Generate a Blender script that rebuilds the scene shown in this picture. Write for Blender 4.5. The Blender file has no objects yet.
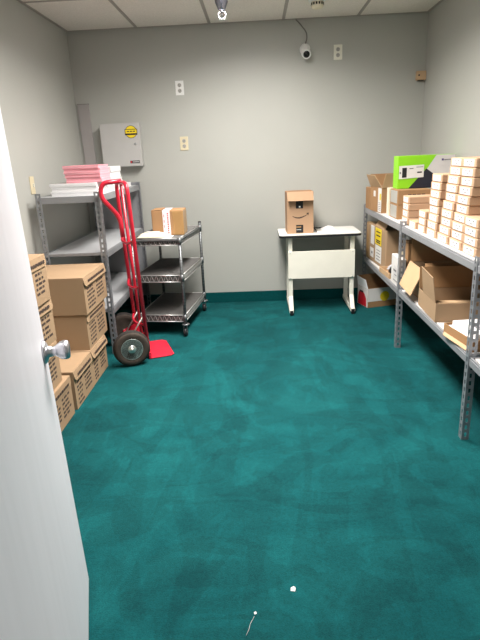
import bpy, bmesh, math, random
from mathutils import Vector, Matrix
random.seed(7)
PI = math.pi
scene = bpy.context.scene
COL = scene.collection
V = Vector

# ------------------------------------------------------------------ materials
def mat(name, color, rough=0.6, metal=0.0, var=0.06, scale=12.0, bump=0.0, bscale=200.0, spec=0.4, stretch=None, coat=0.0):
    m = bpy.data.materials.new(name); m.use_nodes = True
    nt = m.node_tree; N = nt.nodes; L = nt.links
    b = N['Principled BSDF']
    b.inputs['Roughness'].default_value = rough
    b.inputs['Metallic'].default_value = metal
    b.inputs['Specular IOR Level'].default_value = spec
    if coat: b.inputs['Coat Weight'].default_value = coat
    tc = N.new('ShaderNodeTexCoord')
    mp = N.new('ShaderNodeMapping')
    if stretch: mp.inputs['Scale'].default_value = stretch
    L.new(tc.outputs['Object'], mp.inputs['Vector'])
    nz = N.new('ShaderNodeTexNoise'); nz.inputs['Scale'].default_value = scale; nz.inputs['Detail'].default_value = 5
    L.new(mp.outputs['Vector'], nz.inputs['Vector'])
    rp = N.new('ShaderNodeValToRGB')
    c = color
    rp.color_ramp.elements[0].position = 0.3; rp.color_ramp.elements[1].position = 0.7
    rp.color_ramp.elements[0].color = (c[0]*(1-var), c[1]*(1-var), c[2]*(1-var), 1)
    rp.color_ramp.elements[1].color = (min(1, c[0]*(1+var)), min(1, c[1]*(1+var)), min(1, c[2]*(1+var)), 1)
    L.new(nz.outputs['Fac'], rp.inputs['Fac'])
    L.new(rp.outputs['Color'], b.inputs['Base Color'])
    if bump:
        n2 = N.new('ShaderNodeTexNoise'); n2.inputs['Scale'].default_value = bscale; n2.inputs['Detail'].default_value = 3
        L.new(mp.outputs['Vector'], n2.inputs['Vector'])
        bp = N.new('ShaderNodeBump'); bp.inputs['Strength'].default_value = bump; bp.inputs['Distance'].default_value = 0.004
        L.new(n2.outputs['Fac'], bp.inputs['Height']); L.new(bp.outputs['Normal'], b.inputs['Normal'])
    return m

def s2l(r, g, b):
    f = lambda c: (c/255/12.92) if c/255 <= 0.04045 else ((c/255+0.055)/1.055)**2.4
    return (f(r), f(g), f(b))

def carpet_material():
    m = bpy.data.materials.new('teal_cut_pile_carpet'); m.use_nodes = True
    nt = m.node_tree; N = nt.nodes; L = nt.links; b = N['Principled BSDF']
    b.inputs['Roughness'].default_value = 0.95; b.inputs['Specular IOR Level'].default_value = 0.15
    b.inputs['Sheen Weight'].default_value = 0.06; b.inputs['Sheen Roughness'].default_value = 0.6
    b.inputs['Sheen Tint'].default_value = (0.1, 0.8, 0.8, 1)
    tc = N.new('ShaderNodeTexCoord')
    def noise(scale, detail, rough=0.6, dist=0.0, sc=(1, 1, 1), rot=0):
        mp = N.new('ShaderNodeMapping'); mp.inputs['Scale'].default_value = sc; mp.inputs['Rotation'].default_value = (0, 0, rot)
        L.new(tc.outputs['Object'], mp.inputs['Vector'])
        n = N.new('ShaderNodeTexNoise'); n.inputs['Scale'].default_value = scale; n.inputs['Detail'].default_value = detail
        n.inputs['Roughness'].default_value = rough; n.inputs['Distortion'].default_value = dist
        L.new(mp.outputs['Vector'], n.inputs['Vector']); return n.outputs['Fac']
    def ramp(fac, a, b_, pa=0.35, pb=0.65):
        r = N.new('ShaderNodeValToRGB'); r.color_ramp.elements[0].position = pa; r.color_ramp.elements[1].position = pb
        r.color_ramp.elements[0].color = (*a, 1); r.color_ramp.elements[1].color = (*b_, 1)
        L.new(fac, r.inputs['Fac']); return r.outputs['Color']
    def mix(kind, fac, a, b_):
        n = N.new('ShaderNodeMix'); n.data_type = 'RGBA'; n.blend_type = kind; n.inputs[0].default_value = fac
        L.new(a, n.inputs[6]); L.new(b_, n.inputs[7]); return n.outputs[2]
    base = ramp(noise(1.5, 7, 0.6, 1.8), CARPET_A, CARPET_B, 0.38, 0.62)
    brushed = ramp(noise(1.9, 3, 0.5, 2.6, (0.8, 1.4, 1), 0.5), (0.90,)*3, (1.08,)*3, 0.48, 0.52)
    strokes = ramp(noise(2.6, 3, 0.5, 1.4, (2.0, 0.6, 1), -0.45), (0.91,)*3, (1.07,)*3, 0.48, 0.52)
    c = mix('MULTIPLY', 1.0, base, brushed)
    c = mix('MULTIPLY', 1.0, c, strokes)
    tuft = ramp(noise(170, 4, 0.7), (0.72,)*3, (1.28,)*3, 0.3, 0.7)
    c = mix('MULTIPLY', 0.8, c, tuft)
    speck = ramp(noise(60, 6, 0.8), (0.85,)*3, (1.15,)*3, 0.4, 0.6)
    c = mix('MULTIPLY', 0.9, c, speck)
    L.new(c, b.inputs['Base Color'])
    bp = N.new('ShaderNodeBump'); bp.inputs['Strength'].default_value = 0.6; bp.inputs['Distance'].default_value = 0.006
    L.new(noise(220, 4, 0.7), bp.inputs['Height']); L.new(bp.outputs['Normal'], b.inputs['Normal'])
    return m
CARPET_A = (0.0012, 0.052, 0.057); CARPET_B = (0.0034, 0.078, 0.083)

def emit(name, color, strength):
    m = bpy.data.materials.new(name); m.use_nodes = True
    b = m.node_tree.nodes['Principled BSDF']
    b.inputs['Base Color'].default_value = (*color, 1)
    b.inputs['Emission Color'].default_value = (*color, 1); b.inputs['Emission Strength'].default_value = strength
    return m

M = {}
M['carpet'] = carpet_material()
M['carpetbase'] = mat('teal_carpet_base', (0.002, 0.062, 0.065), 0.95, var=0.12, scale=60, bump=0.4, bscale=300, spec=0.1)
M['wall'] = mat('warm_grey_wall_paint', (0.44, 0.442, 0.412), 0.45, var=0.02, scale=2.2, bump=0.05, bscale=120, spec=0.35)
M['ceiling'] = mat('speckled_ceiling_tile', (0.80, 0.755, 0.70), 0.9, var=0.07, scale=90, bump=0.5, bscale=140, spec=0.1)
M['grid'] = mat('ceiling_grid_paint', (0.36, 0.33, 0.30), 0.5, var=0.03)
M['doorpaint'] = mat('white_door_paint', (0.80, 0.79, 0.84), 0.38, var=0.025, scale=4, stretch=(6, 6, 0.6))
M['trim'] = mat('grey_door_frame_paint', (0.5, 0.49, 0.46), 0.5, var=0.02)
M['chrome'] = mat('satin_chrome', (0.60, 0.60, 0.64), 0.34, 1.0, var=0.03)
M['chromedark'] = mat('chrome_dark_reflection', (0.30, 0.30, 0.36), 0.25, 1.0, var=0.05)  # darker metal colour stands in for the dark surroundings chrome would reflect
M['steel'] = mat('grey_shelf_steel', (0.31, 0.315, 0.335), 0.42, 0.35, var=0.06, scale=8)
M['galv'] = mat('galvanised_post_steel', (0.30, 0.31, 0.335), 0.4, 0.5, var=0.16, scale=30)
M['deckgrey'] = mat('grey_shelf_deck', (0.55, 0.56, 0.58), 0.45, 0.2, var=0.05, scale=5)
M['deckwhite'] = mat('white_shelf_deck', (0.72, 0.70, 0.68), 0.55, var=0.05, scale=6)
M['card'] = mat('tan_corrugated_card', (0.365, 0.245, 0.148), 0.8, var=0.05, scale=3, bump=0.05, bscale=90, spec=0.2)
M['card2'] = mat('brown_corrugated_card', (0.36, 0.205, 0.10), 0.8, var=0.08, scale=5, bump=0.05, bscale=90, spec=0.2)
M['card3'] = mat('light_corrugated_card', (0.52, 0.345, 0.20), 0.8, var=0.06, scale=4, bump=0.05, bscale=90, spec=0.2)
M['cardpink'] = mat('pale_pinkish_card', (0.52, 0.335, 0.215), 0.8, var=0.05, scale=6, spec=0.2)
M['cardrose'] = mat('rosy_tan_card', (0.42, 0.265, 0.165), 0.8, var=0.05, scale=4, bump=0.05, bscale=90, spec=0.2)
M['ink'] = mat('dark_brown_print_ink', (0.055, 0.035, 0.028), 0.8, var=0.2)
M['black'] = mat('black_plastic', (0.012, 0.012, 0.014), 0.5, var=0.2)
M['white'] = mat('white_paper', (0.86, 0.85, 0.86), 0.7, var=0.02, scale=8)
M['label'] = mat('white_sticker_paper', (0.72, 0.70, 0.68), 0.6, var=0.02, scale=12)
M['greyink'] = mat('grey_print_ink', (0.20, 0.19, 0.20), 0.7, var=0.2)
M['pink'] = mat('pink_form_paper', (0.87, 0.36, 0.42), 0.75, var=0.06, scale=20, stretch=(1, 1, 30))
M['pinklight'] = mat('pale_pink_paper', (0.88, 0.44, 0.50), 0.75, var=0.04, scale=20)
M['pinkwhite'] = mat('faint_pink_paper', (0.88, 0.72, 0.75), 0.75, var=0.04, scale=20)
M['red'] = mat('red_gloss_enamel', (0.56, 0.012, 0.035), 0.3, var=0.08, scale=10, spec=0.5, coat=0.3)
M['redplate'] = mat('red_worn_enamel', (0.62, 0.02, 0.045), 0.45, var=0.12, scale=14)
M['rubber'] = mat('dusty_black_rubber', (0.022, 0.018, 0.016), 0.8, var=0.3, scale=25)
M['tread'] = mat('dusty_brown_tyre_wall', (0.050, 0.037, 0.029), 0.85, var=0.25, scale=25)
M['zinc'] = mat('zinc_plated_steel', (0.60, 0.63, 0.60), 0.35, 0.7, var=0.12, scale=30)
M['wire'] = mat('grey_chrome_wire', (0.58, 0.57, 0.56), 0.35, 0.7, var=0.1, scale=30)
M['deckwire'] = mat('dull_grey_deck_wire', (0.20, 0.195, 0.19), 0.5, 0.4, var=0.1, scale=30)
M['liner'] = mat('grey_shelf_liner', (0.13, 0.125, 0.12), 0.6, 0.1, var=0.1, scale=12)
M['cartpost'] = mat('dull_steel_tube', (0.17, 0.18, 0.185), 0.35, 0.6, var=0.15, scale=30)
M['ivory'] = mat('ivory_metal_paint', (0.80, 0.78, 0.69), 0.45, var=0.02)
M['tabletop'] = mat('off_white_laminate', (0.80, 0.79, 0.75), 0.4, var=0.02)
M['beige'] = mat('beige_plastic', (0.66, 0.58, 0.40), 0.45, var=0.02)
M['tan'] = mat('tan_plastic', (0.55, 0.37, 0.22), 0.5, var=0.04)
M['whiteplastic'] = mat('white_plastic', (0.80, 0.80, 0.79), 0.4, var=0.02)
M['socket'] = mat('grey_socket_face', (0.40, 0.39, 0.36), 0.5, var=0.03)
M['boxgrey'] = mat('light_grey_enamel', (0.47, 0.46, 0.45), 0.45, var=0.02)
M['raceway'] = mat('grey_raceway_plastic', (0.36, 0.335, 0.33), 0.5, var=0.02)
M['yellow'] = mat('yellow_sticker', (0.80, 0.60, 0.02), 0.5, var=0.03)
M['green'] = mat('lime_green_print', (0.25, 0.62, 0.015), 0.45, var=0.03)
M['navy'] = mat('dark_navy_print', (0.016, 0.016, 0.03), 0.4, var=0.1)
M['palegrey'] = mat('pale_grey_print', (0.62, 0.60, 0.60), 0.45, var=0.02)
M['purple'] = mat('purple_print', (0.10, 0.06, 0.2), 0.5, var=0.05)
M['redprint'] = mat('red_print', (0.62, 0.015, 0.03), 0.5, var=0.05)
M['tapewhite'] = mat('white_packing_tape', (0.82, 0.74, 0.76), 0.35, var=0.03)
M['tapebrown'] = mat('brown_packing_tape', (0.38, 0.22, 0.09), 0.3, var=0.08)
M['cream'] = mat('cream_card', (0.80, 0.72, 0.56), 0.7, var=0.04)
M['cable'] = mat('grey_cable_sheath', (0.2, 0.19, 0.18), 0.6, var=0.05)
M['plasticbag'] = mat('clear_grey_plastic_film', (0.55, 0.56, 0.60), 0.2, var=0.15, scale=30)
M['lens'] = mat('dark_lens_glass', (0.01, 0.01, 0.012), 0.08, var=0.1)
M['diffuser'] = emit('lit_diffuser', (1.0, 0.97, 0.93), 6.0)

# ------------------------------------------------------------------ mesh builder
class MB:
    def __init__(s, *mats):
        s.bm = bmesh.new(); s.mats = list(mats)
    def _tag(s, faces, mi, smooth=False):
        for f in faces:
            f.material_index = mi; f.smooth = smooth
    def hexa(s, p, mi=0):
        v = [s.bm.verts.new(q) for q in p]
        fs = [s.bm.faces.new([v[i] for i in q]) for q in ((0,3,2,1),(4,5,6,7),(0,1,5,4),(1,2,6,5),(2,3,7,6),(3,0,4,7))]
        s._tag(fs, mi); return s
    def bx(s, x0, x1, y0, y1, z0, z1, mi=0):
        return s.hexa([(x0,y0,z0),(x1,y0,z0),(x1,y1,z0),(x0,y1,z0),(x0,y0,z1),(x1,y0,z1),(x1,y1,z1),(x0,y1,z1)], mi)
    def panel(s, pts, t, mi=0):
        """planar polygon pts thickened by t along its normal"""
        p = [V(q) for q in pts]
        n = V((0,0,0))
        for i in range(len(p)):
            a, b = p[i], p[(i+1) % len(p)]
            n += a.cross(b)
        n.normalize()
        a = [s.bm.verts.new(q) for q in p]; b = [s.bm.verts.new(q + n*t) for q in p]
        k = len(p)
        fs = [s.bm.faces.new(a[::-1]), s.bm.faces.new(b)]
        for i in range(k):
            j = (i+1) % k
            fs.append(s.bm.faces.new((a[i], a[j], b[j], b[i])))
        s._tag(fs, mi); return s
    def tube(s, pts, r, seg=10, mi=0, closed=False, caps=True, smooth=True, radii=None):
        p = [V(q) for q in pts]; n = len(p); rings = []
        t0 = (p[1]-p[0]).normalized()
        ref = V((0,0,1)) if abs(t0.z) < 0.9 else V((1,0,0))
        nrm = (ref - t0*ref.dot(t0)).normalized()
        for i in range(n):
            if closed: t = (p[(i+1) % n]-p[i-1]).normalized()
            elif i == 0: t = t0
            elif i == n-1: t = (p[i]-p[i-1]).normalized()
            else: t = ((p[i+1]-p[i]).normalized()+(p[i]-p[i-1]).normalized()).normalized()
            nrm = (nrm - t*nrm.dot(t)).normalized(); bn = t.cross(nrm)
            rr = radii[i] if radii else r
            rings.append([s.bm.verts.new(p[i] + (nrm*math.cos(2*PI*k/seg)+bn*math.sin(2*PI*k/seg))*rr) for k in range(seg)])
        fs = []
        for i in range(n if closed else n-1):
            a, b = rings[i], rings[(i+1) % n]
            for k in range(seg):
                l = (k+1) % seg
                fs.append(s.bm.faces.new((a[k], a[l], b[l], b[k])))
        s._tag(fs, mi, smooth)
        if caps and not closed:
            s._tag([s.bm.faces.new(rings[0][::-1]), s.bm.faces.new(rings[-1])], mi)
        return s
    def lathe(s, prof, o, axis, seg=24, mi=0, smooth=True):
        """prof: list of (distance along axis, radius)"""
        o = V(o); a = V(axis).normalized()
        ref = V((0,0,1)) if abs(a.z) < 0.9 else V((1,0,0))
        u = (ref - a*ref.dot(a)).normalized(); w = a.cross(u); rings = []
        for d, r in prof:
            rings.append([s.bm.verts.new(o + a*d + (u*math.cos(2*PI*k/seg)+w*math.sin(2*PI*k/seg))*max(r, 1e-4)) for k in range(seg)])
        fs = []
        for i in range(len(rings)-1):
            for k in range(seg):
                l = (k+1) % seg
                fs.append(s.bm.faces.new((rings[i][k], rings[i][l], rings[i+1][l], rings[i+1][k])))
        s._tag(fs, mi, smooth)
        s._tag([s.bm.faces.new(rings[0][::-1]), s.bm.faces.new(rings[-1])], mi)
        return s
    def build(s, name, parent=None, bevel=0.0, bseg=2, loc=None, rotz=0):
        bmesh.ops.recalc_face_normals(s.bm, faces=s.bm.faces[:])
        me = bpy.data.meshes.new(name); s.bm.to_mesh(me); s.bm.free()
        for m in s.mats: me.materials.append(M[m])
        o = bpy.data.objects.new(name, me); COL.objects.link(o)
        if parent is not None: o.parent = parent
        if loc is not None: o.location = loc
        if rotz: o.rotation_euler = (0, 0, rotz)
        if bevel:
            b = o.modifiers.new('bevel', 'BEVEL'); b.width = bevel; b.segments = bseg; b.limit_method = 'ANGLE'; b.angle_limit = math.radians(40)
        return o

def round_path(pts, rad, n=6):
    p = [V(q) for q in pts]; out = [p[0]]
    for i in range(1, len(p)-1):
        a = (p[i-1]-p[i]); b = (p[i+1]-p[i])
        ra = min(rad, a.length*0.49, b.length*0.49)
        A = p[i]+a.normalized()*ra; B = p[i]+b.normalized()*ra
        for k in range(n+1):
            t = k/n
            out.append(A*(1-t)**2 + p[i]*2*t*(1-t) + B*t*t)
    out.append(p[-1]); return out

def thing(name, label, cat, loc=(0,0,0), rotz=0, group=None):
    o = bpy.data.objects.new(name, None); COL.objects.link(o)
    o.empty_display_size = 0.05
    o.location = loc; o.rotation_euler = (0, 0, rotz)
    return tag(o, label, cat, group)
def tag(o, label, cat, group=None, kind=None):
    o['label'] = label; o['category'] = cat
    if group: o['group'] = group
    if kind: o['kind'] = kind
    return o
def struct(o, label, cat):
    return tag(o, label, cat, kind='structure')
def dup(root, loc, rotz, label, group=None):
    r = root.copy(); COL.objects.link(r); r.location = loc; r.rotation_euler = (0, 0, rotz)
    r['label'] = label
    if group: r['group'] = group
    for ch in list(root.children):
        c = ch.copy(); COL.objects.link(c); c.parent = r
        for g in ch.children:
            d = g.copy(); COL.objects.link(d); d.parent = c
    return r

# ------------------------------------------------------------------ room shell
XL, XR, YB, YF, H = -1.557, 1.442, 4.9127, 0.43, 2.388
b = MB('carpet').bx(XL-0.1, XR+0.1, -1.2, YB+0.1, -0.08, 0.0)
struct(b.build('floor'), 'teal cut pile carpet covering the whole floor', 'carpet')
struct(MB('wall').bx(XL-0.1, XR+0.1, YB, YB+0.1, 0, H+0.1).build('wall_back'), 'warm grey painted back wall facing the door', 'wall')
struct(MB('wall').bx(XL-0.1, XL, YF, YB, 0, H+0.1).build('wall_left'), 'warm grey painted left wall behind the shelving', 'wall')
struct(MB('wall').bx(XR, XR+0.1, YF, YB, 0, H+0.1).build('wall_right'), 'warm grey painted right wall behind the long shelving', 'wall')
DX0, DX1 = -0.385, 0.52
w = MB('wall').bx(XL-0.1, DX0-0.04, YF-0.12, YF, 0, H+0.1).bx(DX1+0.04, XR+0.1, YF-0.12, YF, 0, H+0.1).bx(DX0-0.04, DX1+0.04, YF-0.12, YF, 2.10, H+0.1)
struct(w.build('wall_front'), 'warm grey wall with the doorway behind the camera', 'wall')
fr = MB('trim').bx(DX0-0.04, DX0, YF-0.13, YF+0.005, 0, 2.10).bx(DX1, DX1+0.04, YF-0.13, YF+0.005, 0, 2.10).bx(DX0, DX1, YF-0.13, YF+0.005, 2.06, 2.10)
struct(fr.build('trim_1', bevel=0.003), 'grey door frame lining the doorway', 'door frame')
# ceiling: lay-in tiles on a T-bar grid
GX = [-0.9623+0.61*k for k in (-1, 0, 1, 2, 3)]
GY = [4.018-1.22*k for k in range(0, 5)]
cl = MB('ceiling')
xs = [XL-0.05]+[x for x in GX if x > XL+0.05]+[XR+0.05]; ys = [YB+0.05]+GY+[-1.2]
lightcells = {(2, 1), (2, 2)}
LC = []
for i in range(len(xs)-1):
    for j in range(len(ys)-1):
        if (i, j) in lightcells:
            LC.append((xs[i], xs[i+1], ys[j+1], ys[j])); continue
        cl.bx(xs[i]+0.009, xs[i+1]-0.009, ys[j+1]+0.009, ys[j]-0.009, H+0.004, H+0.02)
ceil = struct(cl.build('ceiling', bevel=0.003), 'off white speckled lay-in ceiling tiles', 'ceiling')
gr = MB('grid')
for x in GX:
    if x > XL+0.05: gr.bx(x-0.012, x+0.012, -1.2, YB, H, H+0.012)
for y in GY: gr.bx(XL, XR, y-0.012, y+0.012, H+0.0005, H+0.0125)
gr.bx(XL, XR, YB-0.02, YB, H, H+0.012); gr.bx(XL, XL+0.02, YF, YB, H, H+0.012); gr.bx(XR-0.02, XR, YF, YB, H, H+0.012)
gr.bx(XL-0.1, XR+0.1, -1.2, YB+0.1, H+0.1, H+0.11)
gr.build('ceiling_grid', ceil)
for nm, a in (('back', (XL, XR, YB-0.012, YB)), ('left', (XL, XL+0.012, YF, YB)), ('right', (XR-0.012, XR, YF, YB))):
    struct(MB('carpetbase').bx(*a, 0, 0.098).build('baseboard_'+nm, bevel=0.003), 'dark teal carpet base strip along the %s wall' % nm, 'baseboard')

# door leaf, open into the room on the left
hd = V((0.289, -0.957, 0)).normalized()           # from free edge to hinge
nd = V((0.957, 0.289, 0)).normalized()            # face seen
E0 = V((-0.607, 1.424, 0))
DW = 1.0
hinge = E0 + hd*DW
door = MB('doorpaint')
P = lambda a, n, z: E0 + hd*a - nd*n + V((0, 0, z))
door.hexa([P(0,0,.008), P(0,.044,.008), P(DW,.044,.008), P(DW,0,.008), P(0,.046,2.04), P(0,.090,2.04), P(DW,.090,2.04), P(DW,.046,2.04)])
dob = struct(door.build('door_1', bevel=0.003), 'white painted door standing open with a chrome knob', 'door')
kc = E0 + hd*0.062 - nd*0.0188 + V((0, 0, 0.848))
hn = MB('chrome')
hn.lathe([(0, .033), (.004, .033), (.010, .027), (.014, .016), (.030, .0135), (.036, .017), (.046, .025), (.058, .0275), (.066, .026), (.070, .021), (.070, .006), (.069, .0001)], kc, nd, 28)
hn.lathe([(0, .033), (.004, .033), (.010, .027), (.014, .016), (.030, .0135), (.036, .017), (.046, .025), (.058, .0275), (.066, .026), (.070, .021)], kc - nd*.045, -nd, 28)
hn.build('door_knob', dob)
lt = MB('chrome')
lp = lambda n, a, z: E0 - nd*.0190 + hd*a - nd*n + V((0,0,.846+z))
lt.hexa([lp(.010,-.0015,-.028), lp(.034,-.0015,-.028), lp(.034,.001,-.028), lp(.010,.001,-.028), lp(.010,-.0015,.028), lp(.034,-.0015,.028), lp(.034,.001,.028), lp(.010,.001,.028)])
lt.build('latch_plate', dob)
hb = MB('zinc')
for z in (0.25, 1.05, 1.82):
    q = hinge - nd*(0.05+.0225*z) + V((0,0,z)); hb.tube([q, q+V((0,0,.09))], .008, 8)
hb.build('door_hinge', dob)

# ------------------------------------------------------------------ shelving
def post_mb(m, x, y, h, sx, sy, wx=0.038, wy=0.038):
    """slotted angle post, corner at (x, y), flanges running sx / sy"""
    b = MB(m); t = 0.0025
    def flange(fx):
        wd = wx if fx else wy
        def piece(a0, a1, z0, z1):
            if fx: x0, x1 = sorted((x+sx*a0, x+sx*a1)); y0, y1 = sorted((y, y+sy*t))
            else: x0, x1 = sorted((x, x+sx*t)); y0, y1 = sorted((y+sy*a0, y+sy*a1))
            b.bx(x0, x1, y0, y1, z0, z1)
        piece(t if fx else 0, wd*0.34, 0, h); piece(wd*0.66, wd, 0, h)
        z = 0.0; pitch = 0.0381
        while z < h:
            z1 = min(h, z+pitch*0.42); piece(wd*0.34, wd*0.66, z, z1); z += pitch
    flange(True); flange(False)
    return b
def shelf_mb(lip, deck, x0, x1, y0, y1, ztop, lh=0.042, ledge=True):
    b = MB(lip, deck, 'black')
    # rolled front, back and end lips around a recessed deck
    b.bx(x0, x0+.012, y0, y1, ztop-lh, ztop-.008); b.bx(x0+.003, x0+.012, y0, y1, ztop-.0079, ztop)
    b.bx(x1-.012, x1, y0, y1, ztop-lh, ztop)
    b.bx(x0+.0125, x1-.0125, y0, y0+.012, ztop-lh, ztop); b.bx(x0+.0125, x1-.0125, y1-.012, y1, ztop-lh, ztop)
    b.bx(x0+.0125, x1-.0125, y0+.0125, y1-.0125, ztop-.020, ztop-.016, 2)
    b.bx(x0+.019, x1-.015, y0+.015, y1-.015, ztop-.0159, ztop-.0006, 1)
    return b

# right-hand run: three bays sharing posts
RX0, RX1 = 0.938, 1.415
RY = [1.02, 2.28, 3.54, 4.81]
RT1, RT2 = 0.857, 0.424
rs = thing('shelving_unit', 'long grey slotted steel shelving with white decks along the right wall', 'shelving', (RX0, 3.0, 0))
def loc_build(mb, name, parent, **k):
    o = mb.build(name, parent, **k)
    o.matrix_parent_inverse = Matrix.Translation(-V(parent.location)) if not parent.rotation_euler.z else parent.matrix_basis.inverted()
    return o
for i, y in enumerate(RY):
    sy = 1 if i < 3 else -1
    loc_build(post_mb('galv', RX0, y, 0.885, 1, sy, 0.036, 0.036), 'post', rs)
    loc_build(post_mb('galv', RX1, y, 0.885, -1, sy), 'post', rs)
for i in range(3):
    for zt in (RT1, RT2):
        loc_build(shelf_mb('steel', 'deckwhite', RX0+.0035, RX1-.0035, RY[i]+.0375 if True else 0, RY[i+1]-.001 if i < 2 else RY[i+1]-.0375, zt), 'shelf', rs, bevel=.0012, bseg=1)

# left-hand unit: three levels, closed end panel
LX0, LX1, LY0, LY1 = -1.487, -1.052, 3.585, 4.88
LZ = (1.128, 0.745, 0.336)
ls = thing('shelving_unit', 'grey slotted steel shelving with three decks beside the red hand truck', 'shelving', (-1.25, 4.2, 0))
for (x, sx) in ((LX1, -1), (LX0, 1)):
    for (y, sy) in ((LY0, 1), (LY1, -1)):
        loc_build(post_mb('galv', x, y, 1.153, sx, sy), 'post', ls)
for zt, nh in zip(LZ, (.044, .020, .020)):
    sm = MB('steel', 'deckgrey')
    x0, x1, y0, y1 = LX0+.0035, LX1-.0035, LY0+.0035, LY1-.0035
    sm.bx(x1-.012, x1, y0+.0345, y1-.0345, zt-.044, zt-.008); sm.bx(x1-.012, x1-.003, y0+.0345, y1-.0345, zt-.0079, zt)
    sm.bx(x0, x0+.012, y0+.0345, y1-.0345, zt-.044, zt)
    sm.bx(x0+.0345, x1-.0345, y0, y0+.012, zt-nh, zt); sm.bx(x0+.0345, x1-.0345, y1-.012, y1, zt-.044, zt)
    sm.bx(x0+.015, x1-.018, y0+.015, y1-.015, zt-.018, zt-.0006, 1)
    loc_build(sm, 'shelf', ls, bevel=.0012, bseg=1)
loc_build(MB('steel').bx(LX0+.003, LX1-.003, LY1+.0005, LY1+.003, 0.1, 1.15), 'end_panel', ls)

# ------------------------------------------------------------------ cartons on the left
CD, CH = 0.44, 0.2255
def carton(label, loc, rotz=0, tilt=0.12, seed=0, CW=0.325):
    rng = random.Random(seed)
    t = thing('carton', label, 'box', loc, rotz, 'brown paper cartons stacked by the door')
    b = MB('card', 'ink', 'card2')
    b.bx(-CD, 0, -CW/2, CW/2, 0, CH)
    # printed lines on the front (+x)
    for blk, (ya, yb_) in enumerate(((-CW*.40, -CW*.06), (CW*.02, CW*.40))):
        z = CH*0.66
        for r in range(6):
            if blk == 1 and r == 5: continue
            a = ya + rng.uniform(0, .012)
            while a < yb_-.03:
                l = rng.uniform(.012, .05); e = min(a+l, yb_)
                b.bx(.0001, .0007, a, e, z-.0062, z+.0062, 1); a = e+rng.uniform(.006, .012)
            z -= CH*rng.uniform(.095, .12)
    b.build('body', t, bevel=.003, bseg=2)
    f = MB('card', 'ink', 'card3')
    L = .054
    d = V((math.sin(tilt), 0, -math.cos(tilt))); n = V((math.cos(tilt), 0, math.sin(tilt)))
    o = V((.0012, 0, CH+.001))
    q = lambda y, s, k=0: o + V((0, y, 0)) + d*s + n*k
    f.panel([q(-CW/2+.002, 0), q(-CW/2+.002, L*.75), q(-CW/2+.016, L), q(CW/2-.016, L), q(CW/2-.002, L*.75), q(CW/2-.002, 0)][::-1], .004, 0)
    y = -CW*.36
    while y < CW*.36:
        l = rng.uniform(.012, .03)
        f.hexa([q(y, L*.42, .0041), q(y+l, L*.42, .0041), q(y+l, L*.42, .0048), q(y, L*.42, .0048), q(y, L*.68, .0041), q(y+l, L*.68, .0041), q(y+l, L*.68, .0048), q(y, L*.68, .0048)], 1)
        y += l+.006
    f.build('lid_flap', t, bevel=.001, bseg=1)
    lid = MB('card', 'card2')
    lid.bx(-CD+.001, .001, -CW/2+.001, CW/2-.001, CH+.0002, CH+.0042)
    lid.build('lid', t, bevel=.0015, bseg=1)
    return t
STEP = CH+.0045
carton('brown carton on the floor at the foot of the tallest stack, nearest the door', (-1.064, 2.498, 0.0005), 0.0, .05, seed=1)
carton('brown carton second from the floor in the tallest stack beside the door', (-1.077, 2.432, STEP), .02, .10, seed=2)
carton('brown carton third from the floor in the tallest stack beside the door', (-1.083, 2.440, STEP*2), -.02, .16, seed=3)
carton('brown carton topmost of the tallest stack, half hidden by the door edge', (-1.068, 2.420, STEP*3), .01, .10, seed=4)
carton('single brown carton on the floor between the two stacks, nothing on it', (-1.060, 2.862, 0.0005), .0, .20, seed=5)
carton('brown carton at the foot of the shorter stack, with its lid flap sticking out', (-1.062, 3.192, 0.0005), .0, .34, seed=6)
carton('middle brown carton of the shorter stack before the grey shelving', (-1.066, 3.250, STEP), .0, .10, seed=7, CW=.40)
carton('brown carton on top of the shorter stack, in front of the grey shelving', (-1.052, 3.268, STEP*2), .0, .22, seed=8, CW=.455)

# ------------------------------------------------------------------ paper packs on the left shelving
def ream(name, label, x0, x1, y0, y1, z0, h, m, group, rot=0, sheets=True, band=None):
    cx, cy = (x0+x1)/2, (y0+y1)/2
    rng = random.Random(label)
    b = MB(m, band or m)
    n = max(2, int(h/.006))
    for k in range(n):
        j = rng.uniform(-.0015, .0015); e = rng.uniform(0, .003)
        zz0 = h*k/n; zz1 = h*(k+1)/n - .0004
        b.bx(x0-cx+j+e, x1-cx+j-e, y0-cy+j+e, y1-cy+j-e, zz0, zz1, 1 if (band and k % 3 == 1) else 0)
    o = b.build(name, None, loc=(cx, cy, z0+.0004), rotz=rot)
    return tag(o, label, 'paper', group)
zs = LZ[0]
GW = 'white paper packs on the left shelving'
ream('paper_pack', 'white paper pack lying directly on the left shelving deck, nearest the front post', -1.408, -1.085, 3.67, 3.95, zs, .027, 'white', GW)
ream('paper_pack', 'white paper pack in the middle of the front pile under pink forms', -1.403, -1.089, 3.675, 3.945, zs+.0278, .027, 'white', GW, .01)
ream('paper_pack', 'white paper pack immediately beneath the pink forms', -1.411, -1.087, 3.67, 3.95, zs+.0556, .025, 'white', GW, -.01)
GP = 'pink form bundles on the left shelving'
zp = zs+.0815
ream('form_bundle', 'lowest bundle of pink forms, resting on white packs', -1.300, -1.055, 3.695, 3.94, zp, .031, 'pink', GP, .01, band='pinklight')
ream('form_bundle', 'second bundle up in the pile of pink forms', -1.304, -1.058, 3.690, 3.94, zp+.0315, .031, 'pink', GP, -.01, band='pinklight')
ream('form_bundle', 'third bundle up in the pile of pink forms', -1.310, -1.060, 3.690, 3.94, zp+.063, .028, 'pink', GP, .012, band='pinklight')
ream('form_bundle', 'top bundle of pink forms beneath the grey cabinet', -1.314, -1.066, 3.685, 3.93, zp+.0915, .022, 'pink', GP, -.006, band='pinklight')
z = zs
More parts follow.
